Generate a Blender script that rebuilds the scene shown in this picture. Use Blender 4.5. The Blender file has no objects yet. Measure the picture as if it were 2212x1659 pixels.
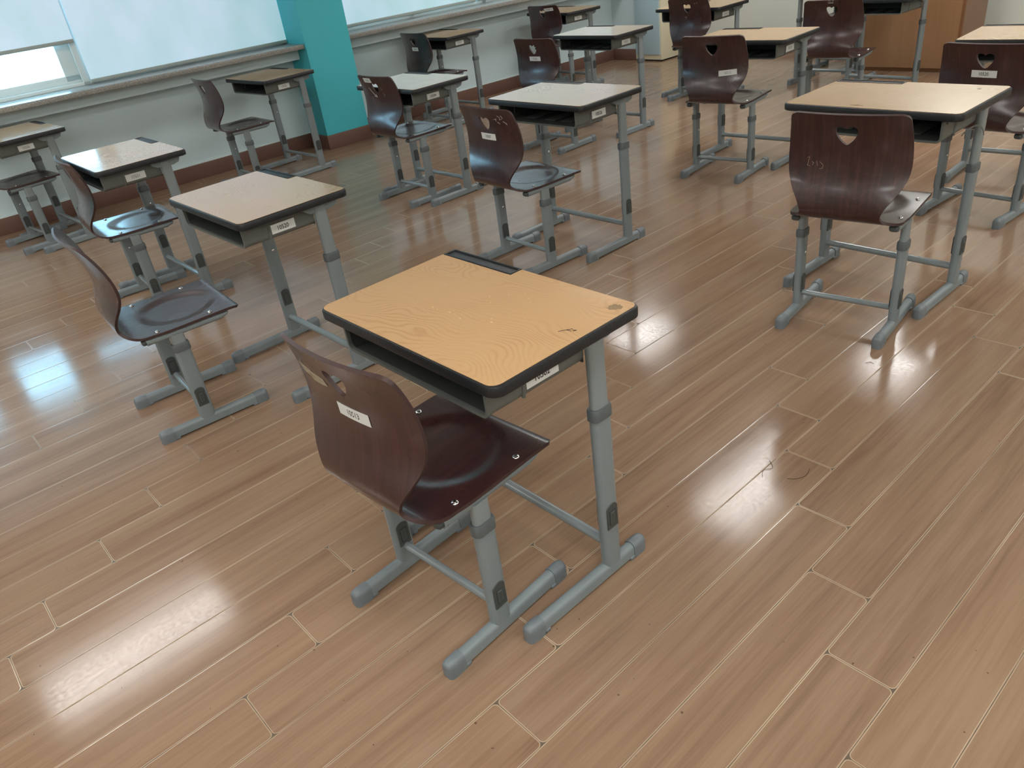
import bpy, bmesh, math, random
from mathutils import Vector, Matrix
from mathutils.geometry import delaunay_2d_cdt
random.seed(7)
SC = bpy.context.scene
COL = SC.collection
PI = math.pi

# ------------------------------------------------------------------ materials
def lin(c):
    return tuple(((v/255)/12.92 if v/255 <= .04045 else ((v/255+.055)/1.055)**2.4) for v in c) + (1.0,)

class NT:
    """small wrapper to write node trees briefly"""
    def __init__(self, name):
        self.mat = bpy.data.materials.new(name); self.mat.use_nodes = True
        self.t = self.mat.node_tree; self.t.nodes.clear()
        self.out = self.t.nodes.new('ShaderNodeOutputMaterial')
    def n(self, typ, **kw):
        nd = self.t.nodes.new(typ)
        for k, v in kw.items(): setattr(nd, k, v)
        return nd
    def put(self, sock, val):
        if hasattr(val, 'is_output'): self.t.links.new(val, sock)
        elif val is not None:
            try: sock.default_value = val
            except Exception: sock.default_value = tuple(val)[:3]
    def math(self, op, a, b=None, c=None, clamp=False):
        nd = self.n('ShaderNodeMath', operation=op, use_clamp=clamp)
        for i, v in enumerate((a, b, c)):
            if v is not None: self.put(nd.inputs[i], v)
        return nd.outputs[0]
    def mix(self, f, a, b, blend='MIX'):
        nd = self.n('ShaderNodeMix', data_type='RGBA', blend_type=blend)
        self.put(nd.inputs[0], f); self.put(nd.inputs[6], a); self.put(nd.inputs[7], b)
        return nd.outputs[2]
    def noise(self, vec, scale, detail=3, rough=.5, dist=0, dim='3D'):
        nd = self.n('ShaderNodeTexNoise', noise_dimensions=dim)
        if vec is not None: self.put(nd.inputs['Vector'], vec)
        nd.inputs['Scale'].default_value = scale; nd.inputs['Detail'].default_value = detail
        nd.inputs['Roughness'].default_value = rough; nd.inputs['Distortion'].default_value = dist
        return nd.outputs['Fac']
    def mapping(self, vec, scale=(1,1,1), loc=(0,0,0), rot=(0,0,0)):
        nd = self.n('ShaderNodeMapping'); self.put(nd.inputs[0], vec)
        nd.inputs['Scale'].default_value = scale; nd.inputs['Location'].default_value = loc; nd.inputs['Rotation'].default_value = rot
        return nd.outputs[0]
    def ramp(self, f, stops):
        nd = self.n('ShaderNodeValToRGB'); self.put(nd.inputs[0], f)
        el = nd.color_ramp.elements
        while len(el) < len(stops): el.new(.5)
        for e, (p, c) in zip(el, stops): e.position = p; e.color = c
        return nd.outputs[0]
    def rng(self, f, a, b, c, d, smooth=False):
        nd = self.n('ShaderNodeMapRange', interpolation_type='SMOOTHSTEP' if smooth else 'LINEAR')
        self.put(nd.inputs[0], f)
        for i, v in enumerate((a, b, c, d)): self.put(nd.inputs[i+1], v)
        return nd.outputs[0]
    def obj(self): return self.n('ShaderNodeTexCoord').outputs['Object']
    def pos(self): return self.n('ShaderNodeNewGeometry').outputs['Position']
    def bump(self, h, strength=.2, dist=.01):
        nd = self.n('ShaderNodeBump'); nd.inputs['Strength'].default_value = strength; nd.inputs['Distance'].default_value = dist
        self.put(nd.inputs['Height'], h); return nd.outputs[0]
    def principled(self, color, rough=.5, spec=.5, metal=0, normal=None, coat=0, coat_rough=.1, emis=None, es=0):
        nd = self.n('ShaderNodeBsdfPrincipled')
        self.put(nd.inputs['Base Color'], color); self.put(nd.inputs['Roughness'], rough)
        self.put(nd.inputs['Specular IOR Level'], spec); self.put(nd.inputs['Metallic'], metal)
        if normal is not None: self.put(nd.inputs['Normal'], normal)
        if coat: self.put(nd.inputs['Coat Weight'], coat); self.put(nd.inputs['Coat Roughness'], coat_rough)
        if emis is not None: self.put(nd.inputs['Emission Color'], emis); self.put(nd.inputs['Emission Strength'], es)
        self.t.links.new(nd.outputs[0], self.out.inputs[0]); return nd

def plain(name, rgb, rough=.5, spec=.5, var=.06, scale=20, metal=0, bump=0):
    m = NT(name); o = m.obj()
    f = m.noise(o, scale, 3)
    c = lin(rgb)
    d = tuple(v*(1-var) for v in c[:3])+(1,); l = tuple(min(1, v*(1+var)) for v in c[:3])+(1,)
    col = m.mix(f, d, l)
    nb = m.bump(m.noise(o, scale*8, 2), bump, .002) if bump else None
    m.principled(col, rough, spec, metal, nb); return m.mat

M = {}
def make_materials():
    # painted steel of frames, chipped a little
    m = NT('painted_steel'); o = m.obj()
    n1 = m.noise(o, 9, 3); n2 = m.noise(m.mapping(o, (1, 1, .6)), 90, 2, .6)
    base = m.mix(n1, lin((108,118,122)), lin((124,133,136)))
    chip = m.rng(n2, .735, .76, 0, 1)
    col = m.mix(chip, base, lin((62,60,56)))
    m.principled(col, m.rng(n1, .3, .7, .30, .42), .5); M['steel'] = m.mat
    M['steel2'] = plain('painted_steel_upper_tube', (122,130,132), .36, .5, .05, 9)
    m = NT('scuffed_tube'); o = m.obj()
    n = m.noise(m.mapping(o, (3, 60, 60)), 1.2, 4, .7)
    col = m.mix(m.rng(n, .55, .7, 0, .55), lin((120,129,132)), lin((86,92,94)))
    m.principled(col, .19, .7); M['bar'] = m.mat
    M['cap'] = plain('grey_plastic_cap', (104,112,117), .42, .5, .14, 40, bump=.1)
    M['collar'] = plain('dark_grey_plastic', (80,86,88), .45, .5, .08, 30)
    M['latch'] = plain('charcoal_plastic_latch', (64,68,67), .5, .4, .1, 40)
    M['latchhole'] = plain('black_latch_slot', (26,28,30), .5, .3, .1, 40)
    M['chrome'] = plain('bolt_chrome', (215,215,215), .18, .5, .03, 30, metal=1)
    M['box'] = plain('book_box_steel', (92,95,91), .45, .4, .06, 12)
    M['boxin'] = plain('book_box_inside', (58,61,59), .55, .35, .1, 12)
    m = NT('black_rubber_edge'); o = m.obj()
    n = m.noise(o, 120, 4, .65); nb = m.bump(n, .5, .003)
    wear = m.rng(m.noise(m.mapping(o, (1,1,3)), 75, 4, .7), .66, .76, 0, .5)
    m.principled(m.mix(wear, lin((26,28,31)), lin((84,87,90))), .40, .45, 0, nb); M['rubber'] = m.mat
    # laminate desktop: wood grain running side to side
    m = NT('beech_laminate'); o = m.obj()
    ri = m.n('ShaderNodeObjectInfo').outputs['Random']
    cmb = m.n('ShaderNodeCombineXYZ'); m.put(cmb.inputs[0], m.math('MULTIPLY', ri, 31)); m.put(cmb.inputs[1], m.math('MULTIPLY', ri, 17))
    va = m.n('ShaderNodeVectorMath', operation='ADD'); m.put(va.inputs[0], o); m.put(va.inputs[1], cmb.outputs[0])
    v = va.outputs[0]
    warp = m.noise(m.mapping(v, (1.6, 3.4, 1)), 1.5, 2)
    sep = m.n('ShaderNodeSeparateXYZ'); m.put(sep.inputs[0], v)
    ph = m.math('ADD', m.math('MULTIPLY', sep.outputs[1], 520), m.math('MULTIPLY', warp, 190))
    ring = m.math('SINE', ph)
    fine = m.noise(m.mapping(v, (6, 160, 1)), 1.5, 4, .6)
    rr = m.math('ADD', m.math('MULTIPLY', m.rng(ring, -.2, 1, 0, 1), m.rng(m.noise(v, 5, 2), .35, .65, .06, .42)), m.math('MULTIPLY', fine, .40))
    col = m.ramp(rr, [(0, lin((196,160,117))), (.4, lin((190,152,109))), (1, lin((166,126,85)))])
    so = m.n('ShaderNodeSeparateXYZ'); m.put(so.inputs[0], o)
    rad = m.math('SQRT', m.math('ADD', m.math('MULTIPLY', so.outputs[0], m.math('MULTIPLY', so.outputs[0], .6)), m.math('MULTIPLY', so.outputs[1], so.outputs[1])))
    worn = m.rng(rad, .06, .17, 1, 0, True)
    spots = m.math('MULTIPLY', m.rng(m.noise(m.mapping(v, (.7, 1.7, 1)), 95, 2, .4), .70, .735, 0, .65), worn)
    col = m.mix(spots, col, lin((236,205,158)))
    rg = m.rng(m.noise(v, 14, 3), .3, .7, .14, .21)
    m.principled(col, rg, .6, 0, m.bump(fine, .008, .001), coat=.45, coat_rough=.10); M['desk'] = m.mat
    # chair plywood, dark red brown, lacquered; figured grain
    m = NT('dark_plywood'); o = m.obj()
    ri = m.n('ShaderNodeObjectInfo').outputs['Random']
    cmb = m.n('ShaderNodeCombineXYZ'); m.put(cmb.inputs[0], m.math('MULTIPLY', ri, 23)); m.put(cmb.inputs[2], m.math('MULTIPLY', ri, 11))
    va = m.n('ShaderNodeVectorMath', operation='ADD'); m.put(va.inputs[0], o); m.put(va.inputs[1], cmb.outputs[0]); v = va.outputs[0]
    g = m.noise(m.mapping(v, (60, 5, 5)), 1.2, 4, .6, .4)
    f = g
    col = m.ramp(f, [(.25, lin((40,20,21))), (.5, lin((52,27,28))), (.75, lin((67,37,36)))])
    m.principled(col, m.rng(m.noise(v, 10, 3), .3, .7, .24, .36), .5, 0, m.bump(g, .04, .001), coat=.6, coat_rough=.19); M['ply'] = m.mat
    m = NT('figured_dark_plywood'); o = m.obj()
    g = m.noise(m.mapping(o, (60, 5, 5)), 1.2, 4, .6, .4)
    sep = m.n('ShaderNodeSeparateXYZ'); m.put(sep.inputs[0], o)
    wv = m.math('ADD', m.math('MULTIPLY', sep.outputs[2], 190), m.math('MULTIPLY', m.noise(m.mapping(o, (1.5, 1.5, .7)), 6, 2), 42))
    rg = m.math('MULTIPLY', m.rng(m.math('SINE', wv), .6, 1, 0, 1), m.rng(sep.outputs[2], .70, .55, 0, .12))
    col = m.ramp(m.math('ADD', g, rg), [(.25, lin((38,20,21))), (.5, lin((49,26,27))), (.8, lin((74,43,41)))])
    m.principled(col, .32, .5, 0, m.bump(g, .04, .001), coat=.35, coat_rough=.14); M['plywave'] = m.mat
    M['plyedge'] = plain('plywood_edge', (60,41,39), .5, .4, .25, 120)
    M['label'] = plain('label_paper', (206,208,205), .5, .3, .04, 60)
    M['ink'] = plain('label_ink', (42,42,46), .6, .2, .05, 60)
    M['fadedink'] = plain('label_faded_ink', (128,130,134), .6, .2, .05, 60)
    M['residue'] = plain('tape_residue', (150,138,118), .7, .3, .25, 90)
    M['scuff'] = plain('worn_laminate', (138,116,90), .75, .2, .25, 160)
    # room
    M['wall'] = plain('wall_paint', (196,213,217), .5, .35, .02, 3)
    M['wallside'] = plain('wall_paint_warm', (214,217,208), .6, .3, .02, 3)
    M['ceil'] = plain('ceiling_tile', (222,221,215), .8, .2, .03, 6)
    M['teal'] = plain('teal_paint', (72,182,194), .5, .35, .03, 3)
    m = NT('baseboard_wood'); o = m.obj()
    g = m.noise(m.mapping(o, (8, 2.5, 60)), 1.4, 3)
    m.principled(m.mix(g, lin((98,72,64)), lin((116,86,74))), .4, .4); M['base'] = m.mat
    m = NT('granite_sill'); o = m.obj()
    g = m.noise(o, 160, 3, .7)
    m.principled(m.ramp(g, [(.3, lin((92,90,86))), (.5, lin((134,132,127))), (.7, lin((172,170,166)))]), .28, .5); M['sill'] = m.mat
    M['frame'] = plain('window_frame_pvc', (206,219,219), .35, .5, .02, 5)
    M['gasket'] = plain('dark_gasket', (92,110,112), .5, .3, .02, 5)
    m = NT('roller_blind_fabric'); o = m.obj()
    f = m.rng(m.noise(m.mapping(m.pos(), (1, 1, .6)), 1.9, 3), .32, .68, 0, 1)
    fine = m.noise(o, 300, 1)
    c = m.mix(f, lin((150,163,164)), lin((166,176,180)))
    nd = m.principled(c, .9, .1, emis=m.mix(f, lin((150,196,204)), lin((178,206,228))), es=BLIND_E); M['blind'] = m.mat  # daylight from behind the cloth put in as its own emission
    M['rail'] = plain('blind_rail', (150,160,156), .4, .5, .03, 10)
    m = NT('window_glass')
    tr = m.n('ShaderNodeBsdfTransparent'); gl = m.n('ShaderNodeBsdfGlossy'); gl.inputs['Roughness'].default_value = .02
    fr = m.n('ShaderNodeFresnel'); fr.inputs[0].default_value = 1.45
    ms = m.n('ShaderNodeMixShader'); m.put(ms.inputs[0], fr.outputs[0]); m.put(ms.inputs[1], tr.outputs[0]); m.put(ms.inputs[2], gl.outputs[0])
    m.t.links.new(ms.outputs[0], m.out.inputs[0]); M['glass'] = m.mat
    m = NT('lamp_diffuser'); e = m.n('ShaderNodeEmission'); e.inputs[0].default_value = (1, .985, .955, 1); e.inputs[1].default_value = LAMP_E
    m.t.links.new(e.outputs[0], m.out.inputs[0]); M['lamp'] = m.mat
    M['cream'] = plain('cream_cabinet_steel', (222,214,188), .45, .4, .02, 4)
    M['paleblue'] = plain('pale_blue_door', (172,196,206), .4, .4, .02, 4)
    M['lockgrey'] = plain('lock_plate', (112,122,127), .4, .5, .05, 20)
    m = NT('podium_veneer'); o = m.obj()
    g = m.noise(m.mapping(o, (14, 14, 1.1)), 1.6, 4, .6)
    m.principled(m.mix(g, lin((140,104,73)), lin((162,124,90))), .42, .4); M['podium'] = m.mat
    M['podedge'] = plain('podium_edge_band', (124,84,54), .45, .4, .05, 10)
    M['podside'] = plain('podium_side_veneer', (138,108,88), .45, .4, .06, 10)
    M['shadeboard'] = plain('shaded_wall_grey_green', (130,140,132), .6, .3, .03, 80)
    M['hair'] = plain('dark_fibre', (60,44,34), .7, .2, .1, 60)
    # outside foliage
    m = NT('leaves'); o = m.obj(); g = m.noise(o, 3, 3)
    nd = m.principled(m.mix(g, lin((150,176,140)), lin((214,228,206))), .8, .2); M['leaf'] = m.mat
    floor_material()

FX0, FW, FL, FS, FY0, FAL = -1.1133, .15208, 1.191, .2005, 1.967, -.009
def floor_material():
    m = NT('plank_flooring'); p = m.pos()
    sep = m.n('ShaderNodeSeparateXYZ'); m.put(sep.inputs[0], m.mapping(p, rot=(0, 0, -FAL)))
    X, Y = sep.outputs[0], sep.outputs[1]
    u = m.math('DIVIDE', m.math('SUBTRACT', X, FX0), FW)
    row = m.math('FLOOR', u)
    off = m.math('MULTIPLY', m.math('LESS_THAN', row, -1.5), .195)
    off = m.math('SUBTRACT', off, m.math('MULTIPLY', m.math('LESS_THAN', row, -6.5), .08))
    yy = m.math('SUBTRACT', Y, m.math('ADD', FY0, off))
    yy = m.math('ADD', yy, m.math('MULTIPLY', row, FS))
    vv = m.math('DIVIDE', yy, FL)
    idx = m.math('FLOOR', vv)
    wob = m.math('MULTIPLY', m.math('SUBTRACT', m.noise(p, 11, 3), .5), .0022)
    px = m.math('MULTIPLY', m.math('SUBTRACT', m.math('FRACT', u), .5), FW)
    py = m.math('MULTIPLY', m.math('SUBTRACT', m.math('FRACT', vv), .5), FL)
    R = .013
    qx = m.math('SUBTRACT', m.math('ABSOLUTE', m.math('ADD', px, 0.0)), FW/2-R)
    qy = m.math('SUBTRACT', m.math('ABSOLUTE', py), FL/2-R)
    mx, my = m.math('MAXIMUM', qx, 0.0), m.math('MAXIMUM', qy, 0.0)
    ln = m.math('SQRT', m.math('ADD', m.math('MULTIPLY', mx, mx), m.math('MULTIPLY', my, my)))
    sd = m.math('SUBTRACT', m.math('ADD', ln, m.math('MINIMUM', m.math('MAXIMUM', qx, qy), 0.0)), R)
    d = m.math('ADD', m.math('MULTIPLY', sd, -1), wob)          # distance inside the plank edge
    # random per plank
    cb = m.n('ShaderNodeCombineXYZ'); m.put(cb.inputs[0], row); m.put(cb.inputs[1], idx)
    wn = m.n('ShaderNodeTexWhiteNoise', noise_dimensions='3D'); m.put(wn.inputs['Vector'], cb.outputs[0])
    rnd = wn.outputs['Value']
    cv = m.n('ShaderNodeCombineXYZ'); m.put(cv.inputs[0], m.math('ADD', X, m.math('MULTIPLY', rnd, 7))); m.put(cv.inputs[1], Y); m.put(cv.inputs[2], m.math('MULTIPLY', rnd, 9))
    g1 = m.noise(m.mapping(cv.outputs[0], (55, 1.7, 1)), 1.3, 5, .62, .35)
    g2 = m.noise(m.mapping(cv.outputs[0], (9, .8, 1)), 1.2, 3, .5, .6)
    g3 = m.noise(m.mapping(cv.outputs[0], (260, 6, 1)), 1, 3, .6)
    f = m.math('ADD', m.math('ADD', m.math('MULTIPLY', g1, .34), m.math('MULTIPLY', g2, .48)), m.math('MULTIPLY', g3, .18))
    wood = m.ramp(f, [(.28, lin((112,88,71))), (.46, lin((137,111,90))), (.62, lin((149,124,102))), (.8, lin((159,136,114)))])
    tint = m.mix(m.math('MULTIPLY', rnd, .5), (.95, .96, .97, 1), (1.03, .99, .95, 1))
    wood = m.mix(1.0, wood, tint, 'MULTIPLY')
    specks = m.rng(m.noise(p, 70, 1, .3), .80, .82, 0, .7)
    wood = m.mix(specks, wood, lin((66,48,38)))
    edge = m.math('MULTIPLY', m.rng(d, .0008, .0013, 0, 1), m.rng(d, .0024, .0034, 1, 0))
    em = m.rng(m.noise(p, 2.2, 2), .3, .65, .15, .80)
    col = m.mix(m.math('MULTIPLY', edge, em), wood, lin((205,186,160)))
    gap = m.rng(d, .0004, .0011, 1, 0)
    col = m.mix(m.math('MULTIPLY', gap, .9), col, lin((84,76,64)))
    n2 = m.noise(p, 3.2, 2); n3 = m.noise(p, 90, 3, .6)
    rough = m.math('ADD', m.rng(n2, .3, .7, .09, .13), m.math('MULTIPLY', m.rng(n3, .35, .65, 0, 1), .06))
    rough = m.math('ADD', rough, m.math('MULTIPLY', gap, .3))
    h = m.math('ADD', m.math('MULTIPLY', m.noise(p, 5, 2), .5), m.math('MULTIPLY', m.rng(d, 0, .003, 0, 1), .18))
    h = m.math('ADD', h, m.math('MULTIPLY', m.noise(p, 150, 2), .018))
    m.principled(col, rough, .33, 0, m.bump(h, .20, .004)); M['floor'] = m.mat

# ------------------------------------------------------------------ mesh helpers
def mesh_of(bm, name, mats, smooth=35):
    me = bpy.data.meshes.new(name)
    bmesh.ops.recalc_face_normals(bm, faces=bm.faces)
    bm.to_mesh(me); bm.free()
    for mm in (mats if isinstance(mats, (list, tuple)) else [mats]): me.materials.append(M[mm])
    if smooth:
        for p in me.polygons: p.use_smooth = True
        try: me.set_sharp_from_angle(angle=math.radians(smooth))
        except Exception: pass
    return me

def link(name, me, parent=None, loc=(0,0,0), rot=None):
    o = bpy.data.objects.new(name, me); COL.objects.link(o)
    o.location = loc
    if rot: o.rotation_euler = rot
    if parent is not None: o.parent = parent
    return o

def box(bm, x0, x1, y0, y1, z0, z1, bev=0, seg=2, mi=0):
    r = bmesh.ops.create_cube(bm, size=1)
    vs = r['verts']
    for v in vs:
        v.co = Vector((x0+(v.co.x+.5)*(x1-x0), y0+(v.co.y+.5)*(y1-y0), z0+(v.co.z+.5)*(z1-z0)))
    fs = set(f for v in vs for f in v.link_faces)
    if bev:
        es = list(set(e for f in fs for e in f.edges))
        rr = bmesh.ops.bevel(bm, geom=es, offset=bev, segments=seg, affect='EDGES', profile=.5)
        fs = set(rr['faces']) | set(f for f in fs if f.is_valid)
    for f in fs:
        if f.is_valid: f.material_index = mi
    return fs

def rrect(w, d, r, seg=5):
    """rounded rectangle outline, counter clockwise"""
    pts = []
    for cx, cy, a0 in ((w/2-r, d/2-r, 0), (-w/2+r, d/2-r, 90), (-w/2+r, -d/2+r, 180), (w/2-r, -d/2+r, 270)):
        for i in range(seg+1):
            a = math.radians(a0+90*i/seg); pts.append((cx+r*math.cos(a), cy+r*math.sin(a)))
    return pts

def loft(bm, rings, mi=0, cap=True, closed=True):
    vr = [[bm.verts.new(p) for p in ring] for ring in rings]
    n = len(vr[0]); fs = []
    for a, b in zip(vr[:-1], vr[1:]):
        for i in range(n if closed else n-1):
            j = (i+1) % n
            fs.append(bm.faces.new((a[i], a[j], b[j], b[i])))
    if cap:
        fs.append(bm.faces.new(list(reversed(vr[0])))); fs.append(bm.faces.new(vr[-1]))
    for f in fs: f.material_index = mi
    return fs

def vtube(bm, cx, cy, w, d, r, z0, z1, mi=0, seg=5):
    o = rrect(w, d, r, seg)
    loft(bm, [[(cx+x, cy+y, z) for x, y in o] for z in (z0, z1)], mi)

def rod(bm, p0, p1, r, n=16, mi=0):
    p0, p1 = Vector(p0), Vector(p1); ax = (p1-p0).normalized()
    a = ax.orthogonal().normalized(); b = ax.cross(a)
    loft(bm, [[p+a*r*math.cos(2*PI*i/n)+b*r*math.sin(2*PI*i/n) for i in range(n)] for p in (p0, p1)], mi)

def tag(o, label, cat, group=None):
    o['label'] = label; o['category'] = cat
    if group: o['group'] = group
    return o
def empty(name, loc, rz=0):
    o = bpy.data.objects.new(name, None); COL.objects.link(o); o.location = loc; o.rotation_euler = (0, 0, rz)
    o.empty_display_size = .1; return o
def struct(o): o['kind'] = 'structure'; return o

_text = {}
def text_tris(s):
    """triangles of a line of text, height about 1, centred"""
    if s in _text: return _text[s]
    cu = bpy.data.curves.new('text', 'FONT'); cu.body = s; cu.resolution_u = 3; cu.offset = .012
    ob = bpy.data.objects.new('text', cu); COL.objects.link(ob)
    bpy.context.view_layer.update()
    dg = bpy.context.evaluated_depsgraph_get()
    me = bpy.data.meshes.new_from_object(ob.evaluated_get(dg))
    bm = bmesh.new(); bm.from_mesh(me); bmesh.ops.triangulate(bm, faces=bm.faces)
    vs = [(v.co.x, v.co.y) for v in bm.verts]
    bm.verts.index_update(); tris = [[v.index for v in f.verts] for f in bm.faces]; bm.free()
    x0, x1 = min(v[0] for v in vs), max(v[0] for v in vs); y0, y1 = min(v[1] for v in vs), max(v[1] for v in vs)
    h = y1-y0
    vs = [((x-(x0+x1)/2)/h, (y-(y0+y1)/2)/h) for x, y in vs]
    bpy.data.objects.remove(ob); bpy.data.curves.remove(cu); bpy.data.meshes.remove(me)
    _text[s] = (vs, tris); return _text[s]

def label_mesh(s, w, h, th, place, ink='ink', squeeze=.82, shift=0):
    """paper label with text; place(u, v, lift) turns label coordinates into a point"""
    bm = bmesh.new()
    o = rrect(w, h, .003, 3)
    n = 10
    # strip along the length so that it can follow a curved back
    cols = [[(-w/2+w*i/n, -h/2), (-w/2+w*i/n, h/2)] for i in range(n+1)]
    T = .0005
    top = [[bm.verts.new(place(u, v, T)) for u, v in c] for c in cols]
    bot = [[bm.verts.new(place(u, v, 0)) for u, v in c] for c in cols]
    for i in range(n):
        bm.faces.new((top[i][0], top[i+1][0], top[i+1][1], top[i][1]))
        bm.faces.new((bot[i][0], top[i][0], top[i+1][0], bot[i+1][0])); bm.faces.new((bot[i][1], top[i][1], top[i+1][1], bot[i+1][1]))
    bm.faces.new((bot[0][0], bot[0][1], top[0][1], top[0][0])); bm.faces.new((bot[n][0], bot[n][1], top[n][1], top[n][0]))
    vs, tris = text_tris(s)
    tv = [bm.verts.new(place(shift+x*th*squeeze, y*th, T+.0004)) for x, y in vs]
    for t in tris:
        f = bm.faces.new([tv[i] for i in t]); f.material_index = 1
    me = bpy.data.meshes.new('number_label'); bm.to_mesh(me); bm.free()
    me.materials.append(M['label']); me.materials.append(M[ink])
    return me

# ------------------------------------------------------------------ desk
DW, DD, DT = .650, .4316, .027
LX, LY = .273, .112                     # leg position
FY = (-.196, .2335)                     # foot bar
_m = {}
def outline(w, d, rf, rb, seg=6):
    pts = []
    for cx, cy, r, a0 in ((w/2-rb, d/2-rb, rb, 0), (-w/2+rb, d/2-rb, rb, 90), (-w/2+rf, -d/2+rf, rf, 180), (w/2-rf, -d/2+rf, rf, 270)):
        for i in range(seg+1):
            a = math.radians(a0+90*i/seg); pts.append((cx+r*math.cos(a), cy+r*math.sin(a)))
    return pts

def foot_mesh(x, y0, y1):
    bm = bmesh.new()
    w, h = .030, .042
    prof = [(-w/2, .008), (-w/2, .030)] + [(-w/2*math.cos(a), .030+.014*math.sin(a)) for a in (math.radians(d) for d in range(20, 180, 20))] + [(w/2, .030), (w/2, .008)]
    loft(bm, [[(px, y, pz) for px, pz in prof] for y in (y0+.012, y1-.012)])
    return mesh_of(bm, 'foot_bar', 'steel')
def cap_mesh():
    """end cap at the origin pointing to -y"""
    bm = bmesh.new(); rings = []
    def prof(s, top, bot):
        w = .036*s
        return [(-w/2, bot), (-w/2, .030)] + [(-w/2*math.cos(a), .030+(top-.030)*math.sin(a)) for a in (math.radians(d) for d in range(20, 180, 20))] + [(w/2, .030), (w/2, bot)]
    for y, s, top in ((.026, 1, .0475), (-.004, 1, .0485), (-.014, .95, .0470), (-.020, .80, .0435), (-.0235, .52, .038)):
        rings.append([(px, y, pz) for px, pz in prof(s, top, 0)])
    loft(bm, rings)
    box(bm, -.018, .018, .02, .042, 0, .010, .002, 1)
    return mesh_of(bm, 'end_cap', 'cap', 50)
def collar_mesh():
    bm = bmesh.new()
    rings = []
    for z, g in ((-.016, .0), (-.015, .003), (.010, .003), (.015, .001), (.015, -.004)):
        rings.append([(x, y, z) for x, y in rrect(.030+2*g, .057+2*g, .0148, 5)])
    loft(bm, rings)
    return mesh_of(bm, 'height_collar', 'collar')
def latch_mesh():
    """plate on the +x face, slot inside"""
    bm = bmesh.new()
    o = [(-.016, -.030), (.016, -.030), (.016, .022)] + [(.016*math.cos(a), .022+.011*math.sin(a)) for a in (math.radians(d) for d in range(15, 180, 15))] + [(-.016, .022)]
    loft(bm, [[(0, y, z) for y, z in o], [(.0028, y*.95, z*.97) for y, z in o]])
    box(bm, .0022, .0036, -.0095, .0095, -.020, .017, .001, 1, 1)
    box(bm, .003, .0048, -.006, .004, -.016, .012, .0008, 1, 2)
    bmesh.ops.scale(bm, vec=(1, 1.2, 1.2), verts=bm.verts)
    return mesh_of(bm, 'height_latch', ['latch', 'latchhole', 'collar'], 30)
def tube_mesh(name, w, d, r, z0, z1, mat):
    bm = bmesh.new(); vtube(bm, 0, 0, w, d, r, z0, z1); return mesh_of(bm, name, mat)

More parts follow.
